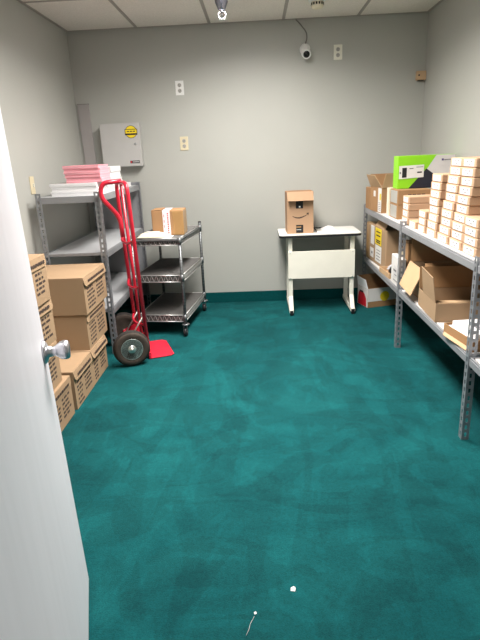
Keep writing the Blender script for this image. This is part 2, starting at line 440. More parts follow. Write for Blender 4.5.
ream('paper_pack', 'low white paper pack at the foot of the rear pile behind the pink forms', -1.26, -1.07, 4.03, 4.36, z, .05, 'white', GW)
ream('paper_pack', 'second white pack of the rear pile with faint pink edges', -1.255, -1.075, 4.035, 4.35, z+.0508, .04, 'white', GW, .01, band='pinkwhite')
ream('paper_pack', 'third white pack of the rear pile showing beside the pink forms', -1.25, -1.08, 4.04, 4.33, z+.0916, .045, 'white', GW, -.01)
ream('paper_pack', 'topmost white pack of the rear pile showing above the pink forms', -1.25, -1.075, 4.04, 4.34, z+.1374, .038, 'white', GW, .008)
ream('paper_pack', 'flat white pack lying farthest back on the left top deck', -1.36, -1.085, 4.40, 4.68, z, .035, 'white', GW, .01)

# ------------------------------------------------------------------ red hand truck
ht = thing('hand_truck', 'red steel hand truck with a loop handle and two pneumatic wheels', 'hand truck', (-0.799, 3.478, 0), math.radians(20))
# local frame: +x forward (over the nose plate), +y along the axle away from the near rail
def truck(mb, name, **k): return mb.build(name, ht, **k)
RW = 0.30; TR = 0.0135; TOP = 1.205; LEAN = -.038; FX = -.036
truck(MB('redplate').panel([(.012,-.025,.004),(.150,-.025,.004),(.178,.0,.004),(.178,RW-.0,.004),(.150,RW+.035,.004),(.012,RW+.035,.004)], .005).panel([(-.004,-.025,.004),(.013,-.025,.004),(.013,RW+.035,.004),(-.004,RW+.035,.004)], .045), 'nose_plate', bevel=.002)
fr = MB('red')
fr.tube(round_path([(0,0,.012),(LEAN,0,TOP),(LEAN+FX,RW,TOP),(FX,RW,.012)], .07, 8), TR, 12)
truck(fr, 'frame_tube')
truck(MB('red').tube([(FX/2,RW/2,.05),(LEAN+FX/2,RW/2,TOP-.01)], TR*.8, 10), 'centre_tube')
hl = MB('red')
HX = LEAN+FX/2
hp = round_path([(HX+.004,RW/2,TOP+.008),(HX-.125,RW/2,TOP+.004),(HX-.142,RW/2,TOP-.085),(HX-.030,RW/2,TOP-.225),(HX-.024,RW/2,TOP-.36)], .055, 8)
hl.tube(hp, .0150, 12)
truck(hl, 'loop_handle')
for z in (.235, .50, .815):
    c = MB('red')
    lx = LEAN*z/TOP
    c.tube(round_path([(lx-.004,0,z+.02),(lx-.022,RW*.25,z-.006),(lx+FX/2-.022,RW*.5,z-.012),(lx+FX-.022,RW*.75,z-.006),(lx+FX-.004,RW,z+.02)], .05, 4), .009, 8)
    truck(c, 'crossbar')
# wheels
ax0, ax1 = -.088, RW+.078; AX = -.125
truck(MB('zinc').tube([(AX,ax0-.035,.125),(AX,ax1+.035,.125)], .008, 10), 'axle')
for y0 in (0.01, RW-.01):
    s = MB('red'); s.panel([(0,y0-.003,.20),(0,y0-.003,.10),(AX+.02,y0-.003,.106),(AX-.014,y0-.003,.120),(AX-.014,y0-.003,.140)], .006)
    truck(s, 'axle_bracket')
for y0 in (.05, RW-.05): truck(MB('zinc').tube([(AX,y0,.13),(-.01,y0,.30)], .005, 6), 'brace')
def wheel(y, d):
    w = MB('rubber', 'tread')
    prof = [(-.030,.074),(-.034,.090),(-.033,.106),(-.026,.118),(-.016,.1235),(0,.125),(.016,.1235),(.026,.118),(.033,.106),(.034,.090),(.030,.074)]
    w.lathe(prof[:4], (AX,y,.125), (0,1,0), 40, 1); w.lathe(prof[3:8], (AX,y,.125), (0,1,0), 40, 0); w.lathe(prof[7:], (AX,y,.125), (0,1,0), 40, 1)
    o = truck(w, 'wheel')
    r = MB('zinc', 'black')
    r.lathe([(-.030,.074),(-.031,.072),(-.028,.066),(-.018,.060),(-.014,.045),(-.018,.034),(-.030,.028),(-.034,.020),(-.034,.012),(-.046,.011),(-.046,.0002)] if d < 0 else
            [(.030,.074),(.031,.072),(.028,.066),(.018,.060),(.014,.045),(.018,.034),(.030,.028),(.034,.020),(.034,.012),(.046,.011),(.046,.0002)], (AX,y,.125), (0,1,0), 32)
    r.lathe([(.0,.076),(.02*(-d),.07),(.028*(-d),.03),(.03*(-d),.0002)], (AX,y,.125), (0,1,0), 24)
    for k in range(5):
        a = 2*PI*k/5+.3; q = (AX+.052*math.cos(a), y+d*.0155, .125+.052*math.sin(a))
        r.lathe([(0,.006),(.003,.005)], q, (0,d,0), 8)
    for k in range(5):
        a = 2*PI*k/5; q = (AX+.050*math.cos(a), y+d*.0150, .125+.050*math.sin(a))
        r.lathe([(0,.0075),(.0012,.0075)], q, (0,d,0), 8, 1)
    rr = r.build('rim', o)
wheel(ax0, -1); wheel(ax1, 1)

# ------------------------------------------------------------------ wire utility cart
CR = math.radians(-6.8)
ct = thing('utility_cart', 'three tier grey wire utility cart on casters by the back wall', 'cart', (-0.594, 3.945, 0), CR)
W_, D_ = 0.375, 0.70     # local: x from -W_ to 0, y from 0 to D_
def cartshelf(z, lip=.052):
    b = MB('wire', 'liner', 'deckwire')
    x0, x1, y0, y1 = -W_, 0, 0, D_
    for zz in (z, z-lip):
        b.tube([(x0,y0,zz),(x1,y0,zz)], .0045, 6); b.tube([(x0,y1,zz),(x1,y1,zz)], .0045, 6)
        b.tube([(x0,y0,zz),(x0,y1,zz)], .0045, 6); b.tube([(x1,y0,zz),(x1,y1,zz)], .0045, 6)
    def zig(a, c, n):
        a = V(a); c = V(c); pts = []
        for k in range(n+1):
            p = a.lerp(c, k/n); pts.append(p + V((0,0,0 if k % 2 else -lip)))
        b.tube(pts, .0040, 5)
    zig((x0,y0,z),(x1,y0,z),20); zig((x0,y1,z),(x1,y1,z),20); zig((x0,y0,z),(x0,y1,z),34); zig((x1,y0,z),(x1,y1,z),34)
    n = 26
    for k in range(1, n):
        y = y0+(y1-y0)*k/n; b.tube([(x0,y,z+.003),(x1,y,z+.003)], .0028, 5, 2)
    b.bx(x0+.004, x1-.004, y0+.004, y1-.004, z-.006, z-.001, 1)
    b.bx(x0+.006, x1-.006, y0+.006, y0+.008, z-lip, z-.0061, 1); b.bx(x1-.008, x1-.006, y0+.0081, y1-.0081, z-lip, z-.0061, 1)
    return b
CZ = (.168, .486, .770)
for z in CZ: cartshelf(z).build('shelf', ct)
for (x, y) in ((0,0),(-W_,0),(0,D_),(-W_,D_)):
    p = MB('cartpost', 'black')
    zt = .745 if y == 0 else .800
    p.tube([(x,y,.10),(x,y,zt)], .0125, 12)
    for z in CZ: p.tube([(x,y,z-.045),(x,y,z+.006)], .0165, 12)
    k = .12
    while k < zt: p.tube([(x,y,k),(x,y,k+.002)], .0129, 12, 1); k += .0254
    p.lathe([(zt,.0135),(zt+.006,.0135),(zt+.010,.009)], (x,y,0), (0,0,1), 12, 1)
    po = p.build('post', ct)
    c = MB('cartpost', 'black')
    dx, dy = .016, -.012
    c.lathe([(.10,.011),(.098,.030),(.092,.031),(.088,.016),(.082,.014)], (x,y,0), (0,0,1), 16)
    for sgn in (-1, 1):
        c.panel([(x+sgn*.014-.001,y-.016,.090),(x+sgn*.014-.001,y+.016,.090),(x+sgn*.014-.001,y+dy+.010,.028),(x+sgn*.014-.001,y+dy-.010,.028)], .002)
    c.lathe([(-.011,.012),(-.011,.030),(-.007,.034),(.007,.034),(.011,.030),(.011,.012)], (x,y+dy,.0345), (1,0,0), 20, 1)
    c.lathe([(-.017,.007),(.017,.007)], (x,y+dy,.0345), (1,0,0), 10)
    c.build('caster', po)
hb_ = MB('cartpost')
for yy in (0,):
    hb_.tube(round_path([(-W_,yy,.72),(-W_,yy,CZ[2]-.0135),(0,yy,CZ[2]-.0135),(0,yy,.72)], .034, 6), .0115, 10)
hb_.tube([(0,.0,CZ[2]-.013),(0,D_,CZ[2]-.013)], .0095, 8); hb_.tube([(-W_,.0,CZ[2]-.013),(-W_,D_,CZ[2]-.013)], .0095, 8)
hb_.build('top_rail', ct)
CT = ct.matrix_basis.copy()
def cart_pt(x, y, z):
    a = CR; return (-0.594 + x*math.cos(a)-y*math.sin(a), 3.945 + x*math.sin(a)+y*math.cos(a), z)
# parcel on the cart
pb = thing('parcel', 'brown parcel on the wire cart crossed by a white tape strip with red marks', 'box', (-0.705, 4.165, 0.7765), math.radians(0))
b = MB('card2', 'tapebrown')
b.bx(-.108,.135,-.10,.10,0,.190); b.bx(.05,.1358,-.1008,.1008,.0005,.1855,1)
b.build('body', pb, bevel=.006, bseg=3)
t = MB('tapewhite', 'redprint')
t.bx(-.022,.034,-.1022,-.101,.0,.1905); t.bx(-.022,.034,-.101,.102,.1905,.1915)
z = .018
while z < .17:
    h = random.uniform(.008, .014); t.bx(.012,.022,-.1028,-.1022,z,z+h,1); z += h+.006
for zz in (.06, .10, .14): t.bx(-.014,-.010,-.1028,-.1022,zz,zz+.02,1)
t.build('tape', pb)
f = MB('card2'); f.panel([(-.108,-.1,.1905),(-.03,-.1,.194),(-.03,.1,.194),(-.108,.1,.1905)], .003); f.build('flap', pb)
# padded envelope on the cart
ev = thing('envelope', 'pale padded envelope lying flat on the cart in front of the parcel', 'envelope', (-0.800, 4.010, 0.7765), math.radians(-4))
eb = MB('cream')
n = 8
gridv = [[None]*(n+1) for _ in range(n+1)]
for s in (0, 1):
    g = []
    for i in range(n+1):
        row = []
        for j in range(n+1):
            u, v = i/n, j/n; k = (16*u*(1-u)*v*(1-v))**.5
            row.append(eb.bm.verts.new((-.12+.24*u, -.045+.09*v, .001+(.040*k if s else -.0005*k)+(.0015 if s else 0))))
        g.append(row)
    for i in range(n):
        for j in range(n):
            f = eb.bm.faces.new((g[i][j], g[i+1][j], g[i+1][j+1], g[i][j+1])); f.smooth = True
    if s == 0: g0 = g
    else:
        rim = lambda G: [G[i][0] for i in range(n)]+[G[n][j] for j in range(n)]+[G[i][n] for i in range(n, 0, -1)]+[G[0][j] for j in range(n, 0, -1)]
        A, B = rim(g0), rim(g)
        for k in range(len(A)): eb.bm.faces.new((A[k], A[(k+1) % len(A)], B[(k+1) % len(A)], B[k]))
eb.build('pouch', ev)
MB('white').bx(.115,.150,-.042,.042,.0012,.0035).build('flap', ev)
MB('label','greyink').bx(-.05,.05,-.018,.018,.0412,.0418).build('address_label', ev)

# ------------------------------------------------------------------ printer stand
TBX0, TBX1, TBY0, TBY1, TBZ = 0.172, 0.856, 4.43, 4.86, 0.690
tb = thing('printer_stand', 'small ivory printer stand with front panel against the back wall', 'table', (0.52, 4.64, 0))
def rrect(x0, x1, y0, y1, r, n=5):
    out = []
    for cx, cy, a0 in ((x1-r,y0+r,-PI/2),(x1-r,y1-r,0),(x0+r,y1-r,PI/2),(x0+r,y0+r,PI)):
        for k in range(n+1):
            a = a0+PI/2*k/n; out.append((cx+r*math.cos(a), cy+r*math.sin(a)))
    return out
o2 = rrect(TBX0, TBX1, TBY0, TBY1, .035)
tp = MB('tabletop', 'black')
tp.panel([(x, y, TBZ-.008) for x, y in o2], .008, 0)
tp.panel([(x, y, TBZ-.026) for x, y in rrect(TBX0-.001, TBX1+.001, TBY0-.001, TBY1+.001, .035)], .0179, 1)
loc_build(tp, 'tabletop', tb, bevel=.002)
for (x0, x1) in ((.246,.282),(.770,.806)):
    l = MB('ivory', 'black')
    l.bx(x0,x1,4.478,4.515,.075,TBZ-.0262); l.bx(x0,x1,4.775,4.81,.05,TBZ-.0262)
    l.bx(x0+.001,x1-.001,4.515,4.775,TBZ-.066,TBZ-.0262)
    # sloping foot reaching forward
    l.hexa([(x0,4.385,.022),(x1,4.385,.022),(x1,4.845,.022),(x0,4.845,.022),(x0,4.385,.052),(x1,4.385,.052),(x1,4.845,.06),(x0,4.845,.06)])
    l.hexa([(x0,4.405,.0521),(x1,4.405,.0521),(x1,4.515,.0521),(x0,4.515,.0521),(x0,4.478,.15),(x1,4.478,.15),(x1,4.515,.15),(x0,4.515,.15)])
    lo = loc_build(l, 'leg', tb, bevel=.003)
    for y in (4.398, 4.825):
        f = MB('black'); f.lathe([(0,.015),(.018,.015),(.022,.010)], ((x0+x1)/2,y,.0003), (0,0,1), 14); f.bx(x0+.004,x1-.004,y-.016,y+.012,.016,.045)
        fo = f.build('foot_cap', lo); fo.matrix_parent_inverse = Matrix.Identity(4)
md = MB('ivory', 'zinc'); md.bx(.244,.808,4.462,4.477,.308,.543)
for x in (.262,.790):
    for z in (.315,.530): md.lathe([(0,.006),(.003,.005)], (x,4.462,z), (0,-1,0), 10, 1)
loc_build(md, 'front_panel', tb, bevel=.002)

# delivery box with open flaps standing on the printer stand
ab = thing('delivery_box', 'tall brown delivery box with a curved arrow print on the printer stand', 'box', (0.350, 4.615, TBZ+.0006), math.radians(1.5))
def open_shell(mb, x0, x1, y0, y1, h, t=.004, mi=0):
    mb.bx(x0,x1,y0,y1,0,t,mi)
    mb.bx(x0,x1,y0,y0+t,t,h,mi); mb.bx(x0,x1,y1-t,y1,t,h,mi); mb.bx(x0,x0+t,y0+t,y1-t,t,h,mi); mb.bx(x1-t,x1,y0+t,y1-t,t,h,mi)
    return mb
bb = open_shell(MB('cardrose','ink','black','label','card2'), -.110, .110, -.115, .10, .342)
fy = -.1156
# curved arrow print
pts = [(-.066+.125*k/16, .146-.020*math.sin(PI*(k/16)**.9)+.010*(k/16)) for k in range(17)]
for k in range(16):
    (xa, za), (xb, zb) = pts[k], pts[k+1]; wa = .0022+.0035*math.sin(PI*k/16)*1; wb = .0022+.0035*math.sin(PI*(k+1)/16)
    bb.hexa([(xa,fy,za-wa),(xb,fy,zb-wb),(xb,fy+.0004,zb-wb),(xa,fy+.0004,za-wa),(xa,fy,za+wa),(xb,fy,zb+wb),(xb,fy+.0004,zb+wb),(xa,fy+.0004,za+wa)], 1)
bb.panel([(.048,fy,.168),(.072,fy,.172),(.066,fy,.146),(.061,fy,.157)], .0004, 1)
bb.bx(-.036,.024,fy,fy+.0004,.006,.072,2); bb.bx(-.036,.024,fy,fy+.0004,.208,.276,2)
bb.bx(-.012,.002,fy-.0004,fy-.0001,.216,.228,3); bb.bx(-.034,.006,fy-.0004,fy-.0001,.030,.034,3); bb.bx(-.034,.006,fy-.0004,fy-.0001,.050,.060,4)
bb.build('body', ab, bevel=.002, bseg=1)
fl = MB('cardrose'); fl.panel([(-.108,-.117,.343),(-.108,-.160,.272),(.106,-.160,.272),(.106,-.117,.343)], .004); fl.build('front_flap', ab)
fl = MB('card2'); fl.panel([(-.105,-.11,.341),(-.105,.095,.341),(-.045,.095,.295),(-.045,-.11,.295)], .004); fl.build('side_flap', ab)
fl = MB('cardrose'); fl.panel([(-.108,.101,.341),(.108,.101,.341),(.108,.128,.275),(-.108,.128,.275)], .004); fl.build('back_flap', ab)
fl = MB('card2'); fl.panel([(.105,-.11,.341),(.055,-.11,.29),(.055,.095,.29),(.105,.095,.341)], .004); fl.build('side_flap', ab)
# papers on the stand
pp = MB('white', 'greyink'); pp.bx(-.09,.09,-.055,.055,0,.004); tag(pp.build('paper_sheet', loc=(.585,4.53,TBZ+.0005), rotz=.25), 'white paper sheets lying flat on the printer stand beside the box', 'paper')
pp = MB('white', 'greyink'); pp.panel([(-.06,-.04,.0),(.06,-.05,.0),(.055,.05,.022),(.02,.06,.028),(-.05,.05,.010)], .0012)
tag(pp.build('paper_slip', loc=(.60,4.66,TBZ+.0006), rotz=.1), 'small curled white paper slip behind the flat sheets on the stand', 'paper')
cb = MB('black'); cb.tube(round_path([(.485,4.52,TBZ+.006),(.50,4.60,TBZ+.006),(.48,4.70,TBZ+.020),(.52,4.76,TBZ+.006),(.60,4.78,TBZ+.006)], .04), .0055, 8)
tag(cb.build('power_cord'), 'black cord curled behind the delivery box on the stand', 'cord')

# ------------------------------------------------------------------ wall fittings
def outlet(name, label, x, z, m, w=.072, h=.116):
    t = thing(name, label, 'outlet', (x, YB, z))
    MB(m).bx(-w/2,w/2,-.006,0,-h/2,h/2).build('cover_plate', t, bevel=.003)
    for dz in (-.022,.022):
        s = MB('socket' , 'black'); s.lathe([(0,.0165),(.0078,.0165),(.0085,.015)], (0,0,dz), (0,-1,0), 18)
        s.bx(-.0075,-.005,-.0091,-.0084,dz-.002,dz+.008,1); s.bx(.005,.0075,-.0091,-.0084,dz-.002,dz+.008,1); s.lathe([(.0084,.0028),(.0091,.0028)], (0,0,dz-.008), (0,-1,0), 8, 1)
        s.build('socket', t)
    sc_ = MB('zinc'); sc_.lathe([(.0055,.003),(.0075,.002)], (0,0,0), (0,-1,0), 8); sc_.build('screw', t)
    return t
outlet('wall_outlet', 'white duplex outlet on the back wall, upper one near the middle', -.637, 1.913, 'whiteplastic')
outlet('wall_outlet', 'beige duplex outlet on the back wall right of the grey cabinet', -.631, 1.461, 'beige')
outlet('wall_outlet', 'ivory duplex outlet high on the back wall beside the security camera', .709, 2.128, 'ivory')
sw = thing('wall_plate', 'beige wall plate on the left wall just above the steel shelving', 'wall plate', (XL, 3.735, 1.205))
MB('beige').bx(0,.006,-.036,.036,-.060,.060).build('cover_plate', sw, bevel=.003)
MB('ivory').bx(.006,.016,-.006,.006,-.012,.012).build('toggle', sw, bevel=.002)
jb = thing('junction_box', 'small tan box on the back wall near the right corner', 'junction box', (1.404, YB, 1.917))
MB('tan').bx(-.043,.036,-.040,0,-.034,.034).build('body', jb, bevel=.005)
MB('tan').bx(-.040,.033,-.0395,-.001,-.037,-.0341).build('mount_plate', jb)
j2 = MB('black','tan'); j2.bx(-.030,-.018,-.0412,-.040,-.006,.006); j2.bx(-.010,.025,-.0412,-.040,-.014,.012,1); j2.build('face_detail', jb)
MB('black').bx(-.03,.02,-.034,-.004,-.043,-.0371).build('bottom_plug', jb)
# raceway
rw = thing('wall_raceway', 'flat grey vertical raceway cover on the back wall by the left corner', 'raceway', (-1.485, YB, 0))
MB('raceway').hexa([(-.038,-.016,.95),(.064,-.016,.95),(.064,0,.95),(-.038,0,.95),(-.054,-.016,1.818),(.048,-.016,1.818),(.048,0,1.818),(-.054,0,1.818)]).build('cover', rw, bevel=.003)
MB('cable').bx(-.055,.049,-.017,0,1.8181,1.823).build('end_cap', rw)
# grey wall cabinet
wc = thing('alarm_cabinet', 'light grey metal wall cabinet with a round yellow and black sticker', 'cabinet', (-1.170, YB, 1.292))
MB('boxgrey').bx(-.170,.170,-.085,0,0,.350).build('body', wc, bevel=.003)
MB('boxgrey').bx(-.15,.15,-.006,0,.3501,.362).build('mount_flange', wc)
MB('boxgrey').bx(-.173,.173,-.097,-.0855,-.003,.353).build('door', wc, bevel=.003)
st = MB('yellow', 'black', 'palegrey')
st.lathe([(0,.052),(.0006,.052)], (.098,-.0972,.282), (0,-1,0), 28, 1); st.bx(.044,.152,-.0986,-.0979,.256,.305,1)
st.bx(.049,.147,-.0992,-.0987,.270,.300,0)
for k in range(3): st.bx(.062+.026*k,.082+.026*k,-.0997,-.0993,.282,.290,1)
st.lathe([(0,.048),(.0003,.048)], (.098,-.0979,.282), (0,-1,0), 28, 0)
st.build('sticker', wc)
MB('chrome').lathe([(0,.010),(.005,.010),(.007,.007)], (.128,-.097,.185), (0,-1,0), 16).build('lock', wc)
nl = MB('black','redprint','palegrey'); nl.bx(.066,.150,-.0979,-.0972,.022,.044); nl.bx(.069,.081,-.0984,-.0980,.026,.040,1); nl.bx(.088,.145,-.0984,-.0980,.030,.036,2); nl.build('nameplate', wc)
# security camera with its cable
sc = thing('security_camera', 'white round security camera on the back wall below the ceiling', 'camera', (0.435, YB, 2.135))
MB('whiteplastic').lathe([(0,.044),(.010,.044),(.022,.038),(.030,.028)], (0,0,.028), (0,-1,.0), 24).build('mount', sc)
sb = MB('whiteplastic'); sb.lathe([(-.040,.0005),(-.038,.014),(-.030,.028),(-.015,.038),(0,.041),(.014,.040),(.032,.037),(.046,.036),(.048,.030),(.044,.028),(.044,.0005)], (.004,-.052,-.006), (.02,-.90,-.42), 26); sb.build('housing', sc)
ln = MB('lens', 'black'); ln.lathe([(.0442,.027),(.0446,.027)], (.004,-.052,-.006), (.02,-.90,-.42), 22, 1); ln.lathe([(.0447,.018),(.049,.014),(.051,.006),(.0515,.0005)], (.004,-.052,-.006), (.02,-.90,-.42), 18); ln.build('lens', sc)
cbp = round_path([(.002,-.014,.066),(.018,-.010,.115),(.010,-.007,.16),(-.045,-.006,.225),(-.075,-.006,.253)], .05)
MB('cable').tube(cbp, .005, 7).build('cable', sc)
# smoke detector
sd = thing('smoke_detector', 'white round smoke detector with dark slots on the ceiling', 'smoke detector', (0.474, 4.33, H))
MB('whiteplastic').lathe([(0,.062),(-.012,.062),(-.018,.056),(-.018,.03)], (0,0,0), (0,0,1), 30).build('base', sd)
s = MB('cream', 'black'); s.lathe([(-.0181,.046),(-.046,.044),(-.058,.036),(-.062,.016),(-.062,.001)], (0,0,0), (0,0,1), 30)
for k in range(14):
    a = 2*PI*k/14; c_, s_ = math.cos(a), math.sin(a)
    s.hexa([(c_*.0456-s_*.006, s_*.0456+c_*.006, -.040),(c_*.0456+s_*.006, s_*.0456-c_*.006, -.040),(c_*.0466+s_*.006, s_*.0466-c_*.006, -.040),(c_*.0466-s_*.006, s_*.0466+c_*.006, -.040),
            (c_*.0456-s_*.006, s_*.0456+c_*.006, -.024),(c_*.0456+s_*.006, s_*.0456-c_*.006, -.024),(c_*.0466+s_*.006, s_*.0466-c_*.006, -.024),(c_*.0466-s_*.006, s_*.0466+c_*.006, -.024)], 1)
s.build('sensor_cover', sd)
# sprinkler head
sp = thing('sprinkler_head', 'chrome pendent sprinkler head hanging from the ceiling', 'sprinkler', (-0.196, 3.93, H))
MB('chromedark').lathe([(0,.046),(-.006,.046),(-.050,.046),(-.085,.042),(-.120,.027),(-.130,.022)], (0,0,0), (0,0,1), 24).build('escutcheon', sp)
s = MB('chrome'); s.lathe([(-.1301,.012),(-.140,.012)], (0,0,0), (0,0,1), 14)
for sg in (-1, 1): s.tube(round_path([(sg*.010,0,-.135),(sg*.025,0,-.150),(sg*.023,0,-.170),(0,0,-.182)], .012), .0045, 7)
s.build('frame_arms', sp)
MB('lens').tube([(0,0,-.140),(0,0,-.178)], .005, 8).build('glass_bulb', sp)
MB('zinc').lathe([(-.181,.006),(-.183,.026),(-.186,.026),(-.187,.004)], (0,0,0), (0,0,1), 20).build('deflector', sp)

# ------------------------------------------------------------------ small boxes on the right top deck
BZ = RT1+.0003
BL, BD, BH = .166, .19, .0432
def small_box(label, y0, z, x0=.975, L=BL, hh=BH, depth=BD, rot=0, group='small white labelled boxes on the right top deck', rng=random):
    key = (round(L,3), round(hh,3), round(depth,3))
    if key not in SB:
        t = thing('product_box', label, 'box', (x0, y0, z), rot, group)
        MB('cardpink').bx(0,depth,0,L,0,hh-.0012).build('body', t, bevel=.0035, bseg=1)
        lb = MB('label','greyink')
        lb.bx(-.0007,-.0001,L*.14,L*.87,.005,hh-.0065)
        for (ya, yb_, za, zb) in ((.28,.38,.55,.72),(.56,.66,.55,.70),(.40,.54,.28,.38)): lb.bx(-.0011,-.0008,L*ya,L*yb_,hh*za,hh*zb,1)
        lb.build('label', t)
        SB[key] = t; return t
    return dup(SB[key], (x0, y0, z), rot, label, group)
SB = {}
ORD = ['bottom', 'second', 'third', 'fourth', 'fifth', 'sixth', 'seventh', 'eighth', 'ninth', 'top']
rng = random.Random(3)
def column(y0, n, where, x0=.975, L=BL, hh=BH, depth=BD, jit=.004, drift=0.0, dx=0.0):
    for k in range(n):
        if n == 1: lab = 'white labelled box %s' % where
        elif k == 0: lab = 'bottom white labelled box %s' % where
        elif k == n-1: lab = 'topmost white labelled box %s' % where
        else: lab = '%s white labelled box up %s' % (ORD[k], where)
        small_box(lab, y0 + rng.uniform(-jit, jit) + drift*k, BZ+k*hh, x0+rng.uniform(-.002, .004)+dx*k, L, hh, depth, rng.uniform(-.008, .008), rng=rng)
column(2.968, 8, 'in the eight high column', jit=.004, drift=-.003, dx=.001)
column(2.765, 10, 'in the ten high column beside the eight high one', jit=.004, drift=-.0065, dx=.0025)
column(2.578, 10, 'in the rightmost ten high column', jit=.004, drift=-.006, dx=.0020)
column(2.395, 4, 'of the low column above the near post', jit=.003)
column(3.160, 3, 'of the three box pile', L=.135, jit=.003)
column(3.345, 1, 'standing alone between two piles', L=.150, hh=.046)
column(3.560, 4, 'of the four box pile with wide brown side', x0=.985, L=.150, hh=.0455, depth=.24, jit=.004)

# brown packs, white board, toner carton
def plain_box(name, label, x0, x1, y0, y1, z0, h, m, rot=0, extra=None, group=None, cat='box'):
    cx, cy = (x0+x1)/2, (y0+y1)/2
    t = thing(name, label, cat, (cx, cy, z0), rot, group)
    MB(m).bx(x0-cx,x1-cx,y0-cy,y1-cy,0,h).build('body', t, bevel=.003)
    if extra: extra(t, x0-cx, x1-cx, y0-cy, y1-cy, h)
    return t
def brown_extra(t, x0, x1, y0, y1, h):
    b = MB('ink','palegrey')
    for k in range(4): b.bx(x0+.07+.032*k, x0+.07+.032*k+.024, y0-.0008, y0-.0001, h*.58, h*.70)
    b.build('print', t)
    MB('socket').bx(x0-.0008,x0-.0001,y0+.02,y1-.02,.008,h-.008).build('side_label', t)
g2 = 'brown boxes under the green carton'
plain_box('storage_box', 'lower brown box of the pair under the green and white carton', .990, 1.22, 3.86, 4.08, BZ, .102, 'card2', 0, brown_extra, g2)
plain_box('storage_box', 'upper brown box of the pair, directly under the green and white carton', .990, 1.22, 3.86, 4.08, BZ+.1025, .102, 'card2', .01, brown_extra, g2)
plain_box('flat_box', 'thin white box standing upright between brown boxes on the top deck', .985, 1.20, 4.105, 4.165, BZ, .205, 'cream')
# toner carton: green, navy and pale grey print
tz = BZ+.2055
tc = thing('toner_carton', 'green, navy and white printed carton lying on the brown boxes', 'box', (1.008, 3.96, tz), math.radians(-1))
TW, TD, TH = .400, .14, .226
MB('green').bx(0,TW,0,TD,0,TH).build('body', tc, bevel=.003)
b = MB('palegrey','navy','label','black','greyink','purple','green')
y = -.0002
def fpoly(pts, k, mi): b.panel([(x*TW, y-k, z*TH) for x, z in pts], -.0004 if False else .0004, mi)
fpoly([(.66,.995),(.995,.995),(.995,.005),(.60,.005),(.745,.28),(.50,.56)], .0005, 0)
fpoly([(.20,.005),(.66,.005),(.745,.28),(.50,.60)], .0010, 1)
fpoly([(.60,.005),(.80,.005),(.70,.16)], .0016, 6)
fpoly([(.02,.30),(.455,.34),(.455,.72),(.02,.70)], .0022, 2)
fpoly([(.075,.34),(.155,.345),(.155,.645),(.075,.64)], .0028, 3)
fpoly([(.20,.60),(.27,.60),(.27,.63),(.20,.63)], .0028, 4); fpoly([(.34,.47),(.42,.475),(.42,.515),(.34,.51)], .0028, 3)
fpoly([(.32,.64),(.44,.645),(.44,.665),(.32,.66)], .0028, 4); fpoly([(.03,.46),(.055,.46),(.055,.52),(.03,.52)], .0028, 4)
fpoly([(.755,.82),(.79,.82),(.79,.88),(.755,.88)], .0016, 5); fpoly([(.80,.83),(.93,.835),(.93,.86),(.80,.855)], .0016, 4)
b.build('printed_front', tc)
# two open cartons at the far end of the top deck
def open_carton(name, label, loc, rot, w, d, h, m='card2', cat='box', group=None):
    t = thing(name, label, cat, loc, rot, group)
    open_shell(MB(m), 0, w, 0, d, h).build('body', t, bevel=.0015, bseg=1)
    return t
oc = open_carton('open_carton', 'tall open brown carton with white and yellow label near the back corner', (.972, 4.275, BZ), math.radians(6), .235, .285, .195, 'card2')
f = MB('card3'); f.panel([(0,.0,.196),(.238,.0,.196),(.238,-.012,.300),(.02,-.02,.302)], .004); f.build('front_flap', oc)
f = MB('card3'); f.panel([(-.001,.0,.196),(-.001,.288,.196),(-.045,.26,.290),(-.055,.02,.290)], .004); f.build('side_flap', oc)
f = MB('card2'); f.panel([(0,.288,.196),(.238,.288,.196),(.238,.30,.290),(0,.30,.290)], .004); f.build('back_flap', oc)
l = MB('label','yellow','greyink')
l.bx(-.0012,-.0003,.006,.085,.006,.192); l.bx(-.0003,.055,-.0012,-.0003,.05,.16) if False else None
l.bx(-.0018,-.0013,.012,.045,.10,.15,1)
for k in range(5): l.bx(-.0018,-.0013,.020,.070,.020+.014*k,.024+.014*k,2)
l.build('shipping_label', oc)
l2 = MB('label'); l2.bx(-.0012,-.0003,.15,.20,.12,.165); l2.build('round_label', oc)
oc2 = plain_box('storage_box', 'plain brown box at the far end of the right top deck', 0.946, 1.16, 4.60, 4.77, BZ, .178, 'card2')

# ------------------------------------------------------------------ lower deck of the far bay
LZD = RT2+.0003
bg = thing('shipping_carton', 'brown taped carton with a yellow label on the far lower deck', 'box', (.985, 4.14, LZD+.0), math.radians(3))
MB('card').bx(0,.24,0,.60,0,.315).build('body', bg, bevel=.012, bseg=3)
l = MB('yellow','ink'); l.bx(-.0012,-.0003,.12,.30,.172,.305)
for zz in (.27,.24,.20,.185): l.bx(-.0018,-.0013,.15,.27,zz,zz+.010,1)
l.build('yellow_label', bg)
l = MB('label','greyink'); l.bx(-.0012,-.0003,.11,.29,.030,.165); l.bx(-.0012,-.0003,.335,.44,.15,.308); l.bx(-.0012,-.0003,.34,.45,.04,.12)
for k in range(4): l.bx(-.0018,-.0013,.14,.25,.05+.025*k,.056+.025*k,1)
l.bx(-.0018,-.0013,.37,.41,.07,.09,1)
l.build('white_label', bg)
f = MB('card3'); f.panel([(.002,.03,.316),(.002,.32,.316),(.03,.30,.365),(.03,.06,.362)], .003); f.build('lid_flap', bg)
MB('tapebrown').bx(-.0012,-.0003,.50,.585,.01,.305).bx(-.0012,.2,.50,.585,.3152,.316).build('tape', bg)
